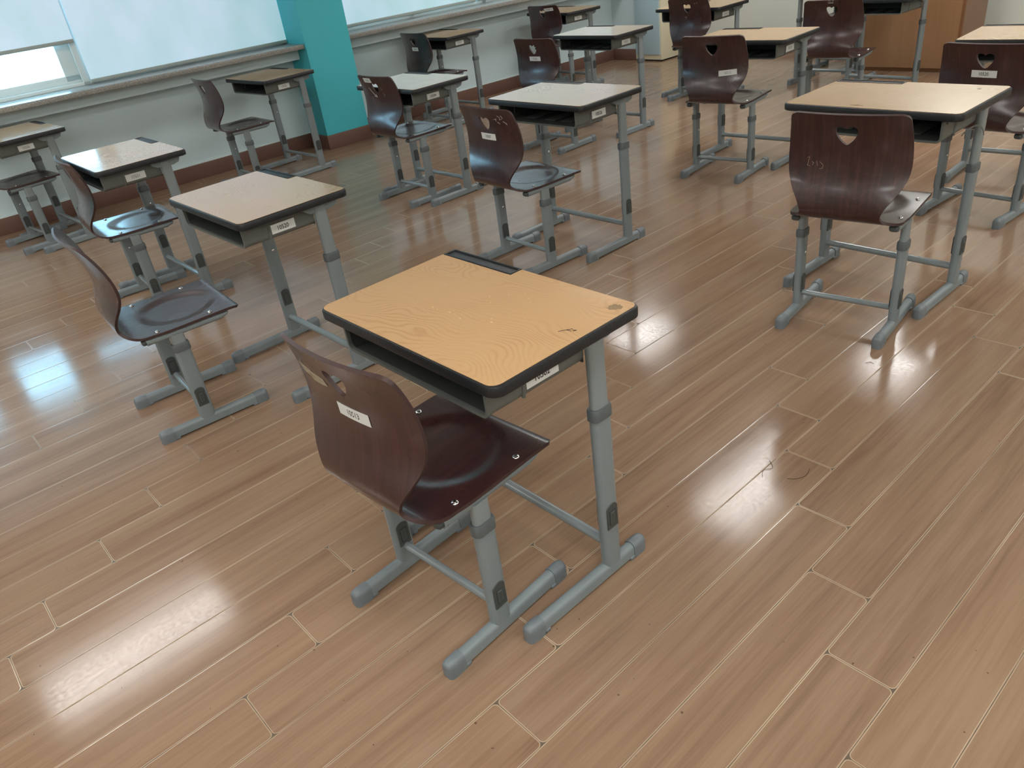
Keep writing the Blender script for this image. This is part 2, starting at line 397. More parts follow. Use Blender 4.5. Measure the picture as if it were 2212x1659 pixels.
def desk_shared():
    # desktop: black rubber edge body + laminate
    bm = bmesh.new()
    o = outline(DW, DD, .030, .022)
    def ring(g, z): return [(x*(1+2*g/DW), y*(1+2*g/DD), z) for x, y in o]
    loft(bm, [ring(-.004, -DT), ring(-.0008, -DT+.002), ring(0, -DT+.006), ring(0, -.006), ring(-.0015, -.002), ring(-.005, -.0004)])
    _m['edge'] = mesh_of(bm, 'rubber_edge', 'rubber', 40)
    bm = bmesh.new()
    W2, D2, nx, ny = DW/2-.0065, DD/2-.005, -.052, .172
    rf, rb = .025, .017
    pts = []
    def arc(cx, cy, r, a0, a1, k=6):
        for i in range(k+1):
            a = math.radians(a0+(a1-a0)*i/k); pts.append((cx+r*math.cos(a), cy+r*math.sin(a)))
    arc(-W2+rf, -D2+rf, rf, 180, 270); arc(W2-rf, -D2+rf, rf, 270, 360); arc(W2-rb, D2-rb, rb, 0, 90)
    pts.append((nx+.004, D2)); arc(nx-.012, ny+.012, .012, 0, -90, 4); pts.append((-W2, ny))
    loft(bm, [[(x, y, -.002) for x, y in pts], [(x, y, .0006) for x, y in pts]])
    _m['laminate'] = mesh_of(bm, 'laminate_top', 'desk', 30)
    # pencil tray in the back left corner: rim + sunken floor
    bm = bmesh.new()
    x0, x1, y0, y1 = -DW/2+.010, nx+.003, ny+.001, DD/2-.003
    t = .006
    for a in ((x0, x1, y0, y0+t), (x0, x1, y1-t, y1), (x0, x0+t, y0, y1), (x1-t, x1, y0, y1)):
        box(bm, *a, -.003, .0022, .0015, 2)
    _m['tray'] = mesh_of(bm, 'pencil_tray', 'rubber', 40)
    # book box, open at the front, top at z=0 of its own frame = underside of desktop
    bm = bmesh.new()
    bx, hz, r, th = .262, .078, .018, .0025
    def U(inset):
        b, h, rr = bx-inset, hz-inset, max(r-inset, .002)
        p = [(-b, 0)]
        for i in range(6):
            a = math.radians(180+90*i/5); p.append((-b+rr+rr*math.cos(a), -h+rr+rr*math.sin(a)))
        for i in range(6):
            a = math.radians(270+90*i/5); p.append((b-rr+rr*math.cos(a), -h+rr+rr*math.sin(a)))
        p.append((b, 0)); return p
    def ushell(y0, y1, i0, i1, mo=0, mi=1):
        out, inn = U(i0), U(i1); n = len(out)
        A = [[bm.verts.new((x, y, z)) for x, z in out] for y in (y0, y1)]
        B = [[bm.verts.new((x, y, z)) for x, z in inn] for y in (y0, y1)]
        for i in range(n-1):
            bm.faces.new((A[0][i], A[0][i+1], A[1][i+1], A[1][i])).material_index = mo
            bm.faces.new((B[0][i], B[1][i], B[1][i+1], B[0][i+1])).material_index = mi
            for k in (0, 1): bm.faces.new((A[k][i], B[k][i], B[k][i+1], A[k][i+1])).material_index = mo
    ushell(-.183, .088, 0, th)
    ushell(-.192, -.182, -.0012, .006, 0, 0)
    box(bm, -bx+.001, bx-.001, .084, .088, -hz+.002, 0, 0, 1, 1)
    for x in (-.12, .02, .13):                                     # pressed ribs on the tray floor
        box(bm, x-.035, x+.035, -.12, .05, -hz+th, -hz+th+.004, .0018, 1, 1)
    for s in (-1, 1):
        box(bm, min(s*bx, s*(bx+.004)), max(s*bx, s*(bx+.004)), -.165, .055, -.020, -.006, .001, 1)
        rod(bm, (s*bx, -.088, -.022), (s*bx, -.094, -hz+.004), .0045, 10)
        rod(bm, (s*(bx-.004), .066, -.022), (s*(bx+.012), .066, -.022), .009, 12)
    _m['bookbox'] = mesh_of(bm, 'book_box', ['box', 'boxin'], 35)
    # arm under the top, at the head of a leg
    bm = bmesh.new()
    pr = [(.045, -.002), (.045, -.018), (.07, -.034), (.150, -.036), (.178, -.028), (.186, -.012), (.186, -.002)]
    loft(bm, [[(x, y, z) for y, z in pr] for x in (-.014, .014)])
    bmesh.ops.bevel(bm, geom=bm.edges[:], offset=.002, segments=1, affect='EDGES')
    _m['arm'] = mesh_of(bm, 'support_arm', 'steel')
    _m['dfoot'] = foot_mesh(0, *FY)
    _m['cap'] = cap_mesh(); _m['collar'] = collar_mesh(); _m['latch'] = latch_mesh()
    _m['dleg'] = tube_mesh('leg', .030, .057, .0145, .034, .500, 'steel')
    _m['dinner'] = tube_mesh('upper_tube', .0245, .050, .0118, .30, .700, 'steel2')
    bm = bmesh.new(); rod(bm, (-LX+.008, 0, 0), (LX-.008, 0, 0), .0132, 18); _m['dbar'] = mesh_of(bm, 'crossbar', 'bar')
    bm = bmesh.new()
    bmesh.ops.create_uvsphere(bm, u_segments=12, v_segments=6, radius=.006, matrix=Matrix.Diagonal((.45, 1, 1, 1)))
    _m['screw'] = mesh_of(bm, 'guide_screw', 'chrome')

def make_desk(x, y, rz, H, num, label, ink='ink', full=True, group='single school desks set out in rows'):
    e = empty('school_desk', (x, y, 0), rz); tag(e, label, 'desk', group)
    top = link('desktop', _m['edge'], e, (0, 0, H)); top['label'] = 'black rubber edged board'
    a = link('laminate_top', _m['laminate'], top); a['label'] = 'beech coloured wood laminate surface'
    a = link('pencil_tray', _m['tray'], top); a['label'] = 'black sunken pencil tray'
    bb = link('book_box', _m['bookbox'], e, (0, 0, H-DT))
    if num:
        X = .2622
        def place(u, v, l): return (X+l, -.036+u, -.0445+v)
        link('number_label', label_mesh(num, .094, .033, .0165, place, ink), bb)
    for s in (-1, 1):
        link('support_arm', _m['arm'], e, (s*(LX-.006), 0, H-DT))
        lg = link('leg', _m['dleg'], e, (s*LX, LY, 0))
        link('upper_tube', _m['dinner'], lg, (0, 0, H-.038-.700))
        link('height_collar', _m['collar'], lg, (0, 0, .500))
        link('height_latch', _m['latch'], lg, (.0148, 0, .195)); link('height_latch', _m['latch'], lg, (-.0148, 0, .195), (0, 0, PI))
        link('guide_screw', _m['screw'], lg, (-s*.0152, .004, .415))
        ft = link('foot_bar', _m['dfoot'], e, (s*LX, 0, 0))
        link('end_cap', _m['cap'], ft, (0, FY[0]+.022, 0)); link('end_cap', _m['cap'], ft, (0, FY[1]-.022, 0), (0, 0, PI))
    link('crossbar', _m['dbar'], e, (0, LY-.006, .104))
    return e

# ------------------------------------------------------------------ chair
PROF = [(.200,.4262,.182),(.192,.4315,.194),(.17,.4350,.197),(.10,.4345,.197),(0,.4320,.197),(-.075,.4318,.197),(-.108,.4325,.195),
        (-.132,.4330,.1945),(-.150,.4340,.190),(-.165,.4358,.181),(-.179,.4395,.167),(-.191,.4455,.151),(-.200,.4550,.139),(-.2048,.467,.136),(-.206,.483,.142),
        (-.2035,.503,.153),(-.197,.530,.171),(-.188,.558,.186),(-.181,.590,.197),(-.177,.630,.201),(-.178,.670,.200),(-.185,.715,.197),(-.197,.760,.192),(-.213,.8005,.187)]
def catmull(P, k=8):
    out = []
    Q = [P[0]]+P+[P[-1]]
    for i in range(1, len(Q)-2):
        p0, p1, p2, p3 = Q[i-1], Q[i], Q[i+1], Q[i+2]
        for j in range(k):
            t = j/k
            out.append(tuple(.5*((2*b)+(-a+c)*t+(2*a-5*b+4*c-d)*t*t+(-a+3*b-3*c+d)*t**3) for a, b, c, d in zip(p0, p1, p2, p3)))
    out.append(P[-1]); return out
PP = catmull(PROF)
SS = [0.0]
for a, b in zip(PP[:-1], PP[1:]): SS.append(SS[-1]+math.hypot(b[0]-a[0], b[1]-a[1]))
STOT = SS[-1]
def at_s(s):
    s = max(0, min(STOT, s))
    import bisect
    i = min(max(bisect.bisect_right(SS, s)-1, 0), len(SS)-2)
    t = (s-SS[i])/max(SS[i+1]-SS[i], 1e-9)
    return tuple(a+(b-a)*t for a, b in zip(PP[i], PP[i+1]))
def s_of_z(z):          # on the back
    best = None
    for i in range(len(PP)-1, 0, -1):
        if PP[i-1][1] <= z <= PP[i][1]:
            t = (z-PP[i-1][1])/max(PP[i][1]-PP[i-1][1], 1e-9); return SS[i-1]+t*(SS[i]-SS[i-1])
    return STOT + (z-PP[-1][1])
def sm(a, b, x):
    t = max(0, min(1, (x-a)/(b-a))); return t*t*(3-2*t)
S_BACK = s_of_z(.50)
def shell_pt(x, s):
    y, z, w = at_s(s)
    bk = sm(S_BACK-.10, S_BACK+.12, s)
    y -= RECLINE*max(0, (z-.47)/.33)**1.3; z -= RECLINE*.18*max(0, (z-.47)/.33)
    y += bk*.024*(x/.19)**2
    # dished seat with a raised border
    q = (x/.158)**2+((y-.025)/.150)**2
    z -= .0085*sm(1.0, .45, q)*(1-sm(.28, .36, s))
    return Vector((x, y, z))
def shell_n(x, s):
    e = .002
    du = shell_pt(x+e, s)-shell_pt(x-e, s); dv = shell_pt(x, s+e)-shell_pt(x, s-e)
    return du.cross(dv).normalized()      # points down / to the rear
def heart(cx, cs, w, h):
    half = [(0, .86), (.06, .93), (.15, .985), (.26, 1.0), (.37, .975), (.455, .91), (.498, .81), (.492, .68), (.45, .53), (.375, .37), (.275, .22), (.16, .09), (.07, .02)]
    pts = half+[(0, 0)]+[(-x, y) for x, y in reversed(half[1:])]
    return [(cx+x*w, cs+(y-.5)*h) for x, y in pts]
def chair_shell():
    pts = []
    N = 130
    # right side, front to top, with rounded top corner
    right = []
    rt = .021
    for i in range(N+1):
        s = STOT*i/N; w = at_s(s)[2]
        if s > STOT-rt: 
            d = s-(STOT-rt); w -= rt-math.sqrt(max(rt*rt-d*d, 0))
        right.append((w, s))
    pts = right + [(-w, s) for w, s in reversed(right)]
    # resample closed outline a bit: straight front and top edges get extra points
    def fillin(p, step):
        out = []
        for a, b in zip(p, p[1:]+p[:1]):
            L = math.hypot(b[0]-a[0], b[1]-a[1]); k = max(1, int(round(L/step)))
            for j in range(k): out.append((a[0]+(b[0]-a[0])*j/k, a[1]+(b[1]-a[1])*j/k))
        return out
    outer = fillin(pts, .014)
    hs = s_of_z(.728)
    hole = heart(0, hs, .072, .066)
    verts = [Vector(p) for p in outer]+[Vector(p) for p in hole]
    no, nh = len(outer), len(hole)
    edges = [(i, (i+1) % no) for i in range(no)]+[(no+i, no+(i+1) % nh) for i in range(nh)]
    st = .0125
    ny = int(STOT/st)
    for j in range(1, ny):
        s = STOT*j/ny; w = at_s(s)[2]-.008
        k = int(2*w/st)
        for i in range(k+1):
            x = -w+2*w*i/k
            if math.hypot(x/1.0, (s-hs)) < .052: 
                # keep grid points clear of the heart outline
                if any(math.hypot(x-p[0], s-p[1]) < .007 for p in hole): continue
                ins = False
                for a, b in zip(hole, hole[1:]+hole[:1]):
                    if (a[1] > s) != (b[1] > s) and x < (b[0]-a[0])*(s-a[1])/(b[1]-a[1])+a[0]: ins = not ins
                if ins: continue
            verts.append(Vector((x, s)))
    vo, eo, fo, ov, oe, of = delaunay_2d_cdt(verts, edges, [], 0, 1e-6)
    def inpoly(x, y, poly):
        ins = False
        for a, b in zip(poly, poly[1:]+poly[:1]):
            if (a[1] > y) != (b[1] > y) and x < (b[0]-a[0])*(y-a[1])/(b[1]-a[1])+a[0]: ins = not ins
        return ins
    tris = []
    for f in fo:
        c = sum((vo[i] for i in f), Vector((0, 0)))/len(f)
        if inpoly(c.x, c.y, outer) and not inpoly(c.x, c.y, hole): tris.append(list(f))
    TH = .0095
    bm = bmesh.new()
    A, B = [], []
    for v in vo:
        p = shell_pt(v.x, v.y); n = shell_n(v.x, v.y)
        A.append(bm.verts.new(p)); B.append(bm.verts.new(p+n*TH))
    cnt = {}
    for f in tris:
        bm.faces.new([A[i] for i in f]); bm.faces.new([B[i] for i in reversed(f)])
        for i in range(len(f)):
            k = (f[i], f[(i+1) % len(f)]); cnt[k] = 1
    for (i, j) in list(cnt):
        if (j, i) not in cnt:
            f = bm.faces.new((A[j], A[i], B[i], B[j])); f.material_index = 1
    for v in [v for v in bm.verts if not v.link_faces]: bm.verts.remove(v)
    return mesh_of(bm, 'seat_shell', ['ply', 'plyedge'], 50)
RECLINE = 0.0
TH = .0095
CX, CLY = .181, -.040
CF = (-.223, .1935)
def chair_shared():
    global RECLINE
    RECLINE = .036; _m['shell_reclined'] = chair_shell()
    RECLINE = 0.0; _m['shell'] = chair_shell()
    bm = bmesh.new()
    bmesh.ops.create_uvsphere(bm, u_segments=14, v_segments=8, radius=.0085, matrix=Matrix.Diagonal((1, 1, .42, 1)))
    rod(bm, (0, 0, .001), (0, 0, .0042), .0042, 10)
    _m['bolt'] = mesh_of(bm, 'bolt', 'chrome')
    bm = bmesh.new()
    o = rrect(.036, .026, .0110, 5)
    loft(bm, [[(x*k, y, z*k2+dz) for x, z in o] for y, k, k2, dz in ((-.142, 1, 1, 0), (.125, 1, 1, 0), (.150, 1, .6, .004), (.156, .8, .35, .006))])
    _m['srail'] = mesh_of(bm, 'seat_rail', 'steel')
    bm = bmesh.new(); o = rrect(.029, .019, .0085, 4)
    loft(bm, [[(x*k, y, z*k) for x, z in o] for y, k in ((.0, 1), (-.010, 1), (-.014, .7))])
    _m['plug'] = mesh_of(bm, 'rail_plug', 'latch')
    bm = bmesh.new(); rod(bm, (-CX+.01, 0, 0), (CX-.01, 0, 0), .011, 14); _m['sbrace'] = mesh_of(bm, 'seat_brace', 'steel')
    _m['cfoot'] = foot_mesh(0, *CF)
    _m['cleg'] = tube_mesh('leg', .030, .057, .0145, .034, .335, 'steel')
    _m['cinner'] = tube_mesh('upper_tube', .0245, .050, .0118, .16, .402, 'steel2')
    bm = bmesh.new(); rod(bm, (-CX+.008, 0, 0), (CX-.008, 0, 0), .0108, 16); _m['cbar'] = mesh_of(bm, 'crossbar', 'bar')

def back_place(x0, z0, ang=0, lift=.0006):
    ca, sa = math.cos(ang), math.sin(ang); s0 = s_of_z(z0)
    def place(u, v, l):
        x = x0+ca*u-sa*v; s = s0+sa*u+ca*v
        return shell_pt(x, s)+shell_n(x, s)*(TH+lift+l)
    return place
def patch_mesh(place, pts, mat, name):
    bm = bmesh.new()
    c = (sum(p[0] for p in pts)/len(pts), sum(p[1] for p in pts)/len(pts))
    loft(bm, [[place(u, v, 0) for u, v in pts], [place(u, v, .0004) for u, v in pts]])
    return mesh_of(bm, name, mat, 30)

def make_chair(x, y, rz, dz, label, lab=None, group='plywood school chairs at the desks', shell='shell'):
    e = empty('school_chair', (x, y, 0), rz); tag(e, label, 'chair', group)
    sh = link('seat_shell', _m[shell], e, (0, 0, dz)); sh['label'] = 'dark red brown bent plywood seat and back with heart cut-out'
    for sx in (-1, 1):
        for yy in (-.095, .097):
            p = shell_pt(sx*.173, .2-yy)
            link('bolt', _m['bolt'], sh, (sx*.173, yy, p.z+.0008))
    if lab:
        s, x0, z0, ang, ink = lab[:5]
        w = lab[5] if len(lab) > 5 else .104
        link('number_label', label_mesh(s, w, .031, .0150, back_place(x0, z0, ang), ink), sh)
    for s in (-1, 1):
        r = link('seat_rail', _m['srail'], e, (s*.170, 0, .4095+dz))
        link('rail_plug', _m['plug'], r, (0, -.142, 0))
        lg = link('leg', _m['cleg'], e, (s*CX, CLY, 0))
        link('upper_tube', _m['cinner'], lg, (0, 0, dz+.004))
        link('height_collar', _m['collar'], lg, (0, 0, .335))
        link('height_latch', _m['latch'], lg, (.0148, 0, .125)); link('height_latch', _m['latch'], lg, (-.0148, 0, .125), (0, 0, PI))
        link('guide_screw', _m['screw'], lg, (-s*.0152, .004, .25))
        ft = link('foot_bar', _m['cfoot'], e, (s*CX, 0, 0))
        link('end_cap', _m['cap'], ft, (0, CF[0]+.022, 0)); link('end_cap', _m['cap'], ft, (0, CF[1]-.022, 0), (0, 0, PI))
    link('seat_brace', _m['sbrace'], e, (0, .03, .409+dz))
    link('crossbar', _m['cbar'], e, (0, CLY, .084))
    return e, sh

# ------------------------------------------------------------------ room frame: s along window wall, d = depth behind pillar face, z
BE = .045
WO = Vector((-6.245, 3.343, 0)); WT = Vector((math.sin(BE), math.cos(BE), 0)); WN = Vector((math.cos(BE), -math.sin(BE), 0))
def WL(s, d, z): return WO+WT*s-WN*d+Vector((0, 0, z))
WM = Matrix.Translation(WO) @ Matrix((( -WN.x, WT.x, 0, 0), (-WN.y, WT.y, 0, 0), (0, 0, 1, 0), (0, 0, 0, 1)))   # local x = depth, y = s
def wobj(name, boxes, mat, parent=None, bev=0, smooth=30):
    """boxes given as (s0,s1,d0,d1,z0,z1) in the room frame"""
    bm = bmesh.new()
    s0 = sum(b[0]+b[1] for b in boxes)/2/len(boxes); d0 = sum(b[2]+b[3] for b in boxes)/2/len(boxes); z0 = min(b[4] for b in boxes)
    for b in boxes:
        box(bm, b[2]-d0, b[3]-d0, b[0]-s0, b[1]-s0, b[4]-z0, b[5]-z0, bev, 2, b[6] if len(b) > 6 else 0)
    me = mesh_of(bm, name, mat, smooth)
    o = bpy.data.objects.new(name, me); COL.objects.link(o)
    Mx = WM @ Matrix.Translation((d0, s0, z0))
    if parent is None: o.matrix_world = Mx
    else:
        o.parent = parent; o.matrix_parent_inverse = Matrix.Identity(4)
        o.matrix_local = parent.matrix_world.inverted() @ Mx if parent.type != 'EMPTY' or True else Mx
    return o
def wempty(name, s, d, z):
    o = bpy.data.objects.new(name, None); COL.objects.link(o); o.matrix_world = WM @ Matrix.Translation((d, s, z)); o.empty_display_size = .1
    return o

SB, SF, RR, CH = -8.2, 4.75, -8.3, 2.70     # back wall, front wall, right wall (d), ceiling height
def build_room():
    floor = wobj('floor', [(SB, SF, RR, .6, -.05, 0)], 'floor'); struct(floor)
    struct(wobj('ceiling', [(SB, SF, RR, .6, CH, CH+.05)], 'ceil'))
    # window wall: lower part, upper skirt under the sill, lintel above windows
    struct(wobj('wall_left', [(SB, SF, .325, .60, 0, .845), (SB, 0, .17, .325, .742, .836), (.42, SF, .17, .325, .742, .836),
                              (SB, SF, .32, .60, 2.30, CH), (SB, -3.9, .32, .60, .8, 2.35), (3.97, SF, .32, .60, .8, 2.35)], 'wall'))
    struct(wobj('wall_pillar', [(0, .42, 0, .60, 0, CH)], 'teal'))
    struct(wobj('wall_pillar', [(-3.9-.42, -3.9, 0, .60, 0, CH)], 'teal'))
    struct(wobj('wall_corner', [(3.975, SF, -.03, .60, 0, CH)], 'wall'))
    struct(wobj('wall_front', [(SF, SF+.1, RR, .6, 0, CH)], 'wallside'))
    struct(wobj('wall_back', [(SB-.1, SB, RR, .6, 0, CH)], 'wallside'))
    struct(wobj('wall_right', [(SB, SF, RR-.1, RR, 0, CH)], 'wallside'))
    struct(wobj('baseboard_left', [(SB, 0, .302, .327, 0, .118), (.42, 3.975, .302, .327, 0, .118)], 'base', bev=.003))
    struct(wobj('baseboard_pillar', [(-.012, .432, -.012, .31, 0, .118)], 'base', bev=.003))
    struct(wobj('baseboard_front', [(3.955, 3.98, -.03, .31, 0, .118), (SF-.02, SF, RR, -.5, 0, .118)], 'base', bev=.003))
    struct(wobj('trim_3', [(SB, 0, .312, .327, .118, .125), (.42, 3.975, .312, .327, .118, .125)], 'frame'))
    struct(wobj('trim_1', [(-3.9, -.002, .02, .36, .828, .864)], 'sill', bev=.004))
    struct(wobj('trim_2', [(.422, 3.97, .02, .36, .828, .864)], 'sill', bev=.004))
    # windows
    def window(name, s0, s1, mulls):
        e = wempty(name, (s0+s1)/2, .40, .864); struct(e)
        fr = [(s0, s1, .345, .47, .864, .890), (s0, s1, .345, .47, 2.26, 2.31)]
        for a in mulls: fr.append((a-.025, a+.025, .345, .47, .864, 2.30))
        wobj('window_frame', fr, 'frame', e, bev=.003)
        for a, b in zip(mulls[:-1], mulls[1:]):
            a, b = a+.025, b-.025
            sash = wobj('window_sash', [(a, b, .375, .42, .890, .945), (a, b, .375, .42, 2.2, 2.26), (a, a+.10, .375, .42, .905, 2.26), (b-.10, b, .375, .42, .905, 2.26)], 'frame', e, bev=.003)
            wobj('glass_pane', [(a+.05, b-.05, .396, .402, .95, 2.21)], 'glass', sash)
            wobj('sash_gasket', [(a+.10, b-.10, .386, .392, .955, .962), (b-.107, b-.10, .386, .392, .955, 2.2), (a+.10, a+.107, .386, .392, .955, 2.2)], 'gasket', sash)
    window('window_1', -3.9, 0, [-3.875, -3.05, -2.455, -1.64, -.85, -.025])
    window('window_2', .42, 3.975, [.445, 1.3, 2.18, 3.05, 3.95])
    def blind(s0, s1, zb, label):
        e = wempty('roller_blind', (s0+s1)/2, .335, zb); tag(e, label, 'blind', 'roller blinds over the windows')
        wobj('fabric', [(s0, s1, .329, .331, zb+.018, 2.5)], 'blind', e)
        wobj('bottom_rail', [(s0, s1, .322, .337, zb, zb+.026)], 'rail', e, bev=.004)
        bm = bmesh.new(); rod(bm, (0, -(s1-s0)/2, 0), (0, (s1-s0)/2, 0), .028, 14)
        o = link('roller', mesh_of(bm, 'roller', 'rail')); o.parent = e; o.location = (-.012, 0, 2.50-zb)
    blind(-3.88, -2.44, 1.33, 'white roller blind pulled highest, next to the half raised one by the granite sill')
    blind(-2.42, -1.63, 1.155, 'white roller blind half raised above a strip of bright bare window glass')
    blind(-1.615, -.004, .872, 'white roller blind drawn down to the sill on the left of the teal pillar')
    blind(.53, 2.06, .890, 'white roller blind drawn down just right of the teal pillar')
    blind(2.09, 3.96, .890, 'white roller blind drawn down farthest along the wall from the teal pillar')
    # ceiling lamps: some read from floor glare, the unseen rest added to spread light
    for (x, ys) in ((-2.6, (-3.6, -1.0, 4.5, 7.15)), (-4.95, (-2.6, .2, 5.65)), (-.25, (-2.6, .3, 5.7)), (1.5, (-3.6, -1.0, 1.8, 4.5, 7.0))):
        for y in ys:
            e = empty('ceiling_light', (x, y, CH-.07)); tag(e, 'white fluorescent ceiling light with a long glowing diffuser, one of a set partly added for fill', 'lamp', 'fluorescent lights on the ceiling')
            bm = bmesh.new(); box(bm, -.26, .26, -.64, .64, .012, .07, .006, 2); link('housing', mesh_of(bm, 'housing', 'frame'), e)
            bm = bmesh.new(); box(bm, -.24, .24, -.62, .62, 0, .0125, .004, 1); link('diffuser', mesh_of(bm, 'diffuser', 'lamp'), e)

def build_front():
    # steel cabinet with a pale blue door, in the corner beside the windows
    e = wempty('cabinet', 4.2, -.22, 0); tag(e, 'cream steel cabinet with pale blue door in the far corner by the windows', 'cabinet')
    wobj('body', [(3.955, 4.36, -.415, -.035, .014, 1.75)], 'cream', e, bev=.004)
    wobj('plinth', [(3.98, 4.34, -.40, -.05, 0, .016)], 'latchhole', e)
    d = wobj('door', [(3.941, 3.957, -.395, -.048, .068, 1.68)], 'paleblue', e, bev=.003)
    wobj('lock_plate', [(3.922, 3.943, -.118, -.062, .36, .56)], 'lockgrey', d, bev=.004)
    wobj('keyhole', [(3.919, 3.924, -.100, -.076, .475, .505)], 'gasket', d, bev=.003)
    for z in (.10, 1.1): wobj('hinge', [(3.944, 3.958, -.408, -.394, z, z+.07)], 'lockgrey', d, bev=.003)
    # veneered podium
    e = empty('podium', (-2.92, 7.32, 0)); tag(e, 'orange brown veneered podium standing at the front behind the desks', 'podium')
    def pb(name, bs, mat, par=e, bev=.002):
        bm = bmesh.new()
        for b in bs: box(bm, *b, bev, 1)
        return link(name, mesh_of(bm, name, mat, 30), par)
    x0, x1, y0, y1 = -.435, .385, -.24, .24
    f = pb('front_panel', [(x0, x1, y0, y0+.02, .03, 1.02)], 'podium')
    pb('edge_band', [(x1-.018, x1+.002, y0-.003, y0+.022, .03, 1.02), (x0-.002, x0+.018, y0-.003, y0+.022, .03, 1.02)], 'podedge', f)
    pb('side_panel', [(x1-.018, x1, y0+.02, y1, .03, 1.02)], 'podside')
    pb('side_panel', [(x0, x0+.018, y0+.02, y1, .03, 1.02)], 'podside')
    pb('shelf', [(x0+.02, x1-.02, y0+.02, y1-.02, .5, .52)], 'podside')
    pb('plinth', [(x0+.02, x1-.02, y0+.02, y1-.02, 0, .05)], 'podedge')
    pb('top', [(x0-.02, x1+.02, y0-.02, y1+.02, 1.02, 1.05)], 'podium')
    pb('white_sticker', [(x0-.004, x0-.0025, y0+.002, y0+.03, .33, .46)], 'label', f, 0)
    # added grey sheet: shade on the front wall put into its colour
    o = wobj('shade_board', [(SF-.035, SF-.004, -6.6, -3.85, 0, 1.3)], 'shadeboard', bev=.004)
    tag(o, 'grey green sheet standing in for the shaded front wall right of the podium', 'board')

# ------------------------------------------------------------------ placement
DESKS = {
 'D1':(-1.2945,.9434,-.0015,.7405), 'D10':(-1.2709,4.5797,.0428,.7176), 'D13':(-6.0880,1.0312,.0431,.7348), 'D14':(-4.2530,1.1226,-.0191,.7483),
 'D15':(-2.8148,1.1444,.0011,.7343), 'D16':(-5.9520,2.8162,.0316,.7412), 'D2':(-2.7536,2.7676,-.0045,.7555), 'D3':(-4.2720,2.9528,-.0011,.7231),
 'D4':(-6.0738,4.6517,-.0135,.7269), 'D5':(-4.2085,4.7041,-.0068,.7261), 'D6':(-5.8766,6.0131,-.0892,.7163), 'D7':(-4.2013,5.9509,.0066,.7222),
 'D8':(-2.7522,4.4188,.0426,.7412), 'D9':(-1.2689,2.9924,-.0156,.7637), 'DB':(-2.8329,6.2660,-.0699,.6991), 'DA':(-3.36,6.655,PI,.768)}
CHAIRS = {
 'C1':(-1.2838,.7634,.0641,.0007), 'C10':(-1.2488,4.0569,-.0827,-.0081), 'C11':(-2.7909,5.5826,.1470,-.0084), 'C13':(-6.1368,.9557,.1018,.0015),
 'C14':(-4.2359,1.0498,-.0943,-.0084), 'C15':(-2.8701,.7209,-.0800,-.0200), 'C16':(-5.9385,2.4749,-.0402,.0139), 'C2':(-2.7784,2.4875,-.0567,-.0070),
 'C3':(-4.2926,2.8950,-.0136,.0014), 'C4':(-5.8872,4.3681,-.0407,.0093), 'C5':(-4.2506,4.2082,.0391,-.0108), 'C6':(-5.8056,5.8450,.0544,.0027),
 'C7':(-4.1370,5.8588,.0092,.0046), 'C8':(-2.7303,4.1253,.1257,.0148), 'C9':(-1.2215,2.6956,.1290,.0179), 'CE':(-3.575,7.10,PI,0)}
DL = {
 'D1':('10502','ink','nearest school desk with a scuffed orange wood top and grey worn spot in its corner'),
 'D2':('10526','ink','school desk labelled 10526, standing behind the nearest desk at the centre'),
 'D3':('10504','ink','school desk labelled 10504, standing just right of the teal pillar'),
 'D4':('10505','fadedink','school desk at the window wall, first one beyond the teal pillar'),
 'D5':('10507','fadedink','school desk between the one labelled 10526 and the cream cabinet'),
 'D6':('10509','fadedink','school desk at the window wall farthest from the viewer, near the corner cabinet'),
 'D7':('10512','fadedink','school desk directly in front of the cream cabinet, its left foot bare on the floor'),
 'D8':('10510','fadedink','school desk with a strongly shining yellow top in front of the chair with number 10515'),
 'D9':(None,'ink','large looking school desk on the right with a strip hanging loose under its side'),
 'D10':(None,'ink','school desk cut by the right edge of the photo, in front of chair 10520'),
 'DB':(None,'ink','school desk before the orange podium, its dark open book box facing the viewer'),
 'DA':(None,'ink','school desk left of the podium turned to face the class'),
 'D13':('10506','fadedink','school desk at the far left edge of the photo under the window sill'),
 'D14':('10501','fadedink','school desk labelled 10501 at left with bright window glare on its top corner'),
 'D15':('10520','ink','school desk labelled 10520 at left with a chair pulled well back from it'),
 'D16':('10508','fadedink','school desk against the window wall just left of the teal pillar')}
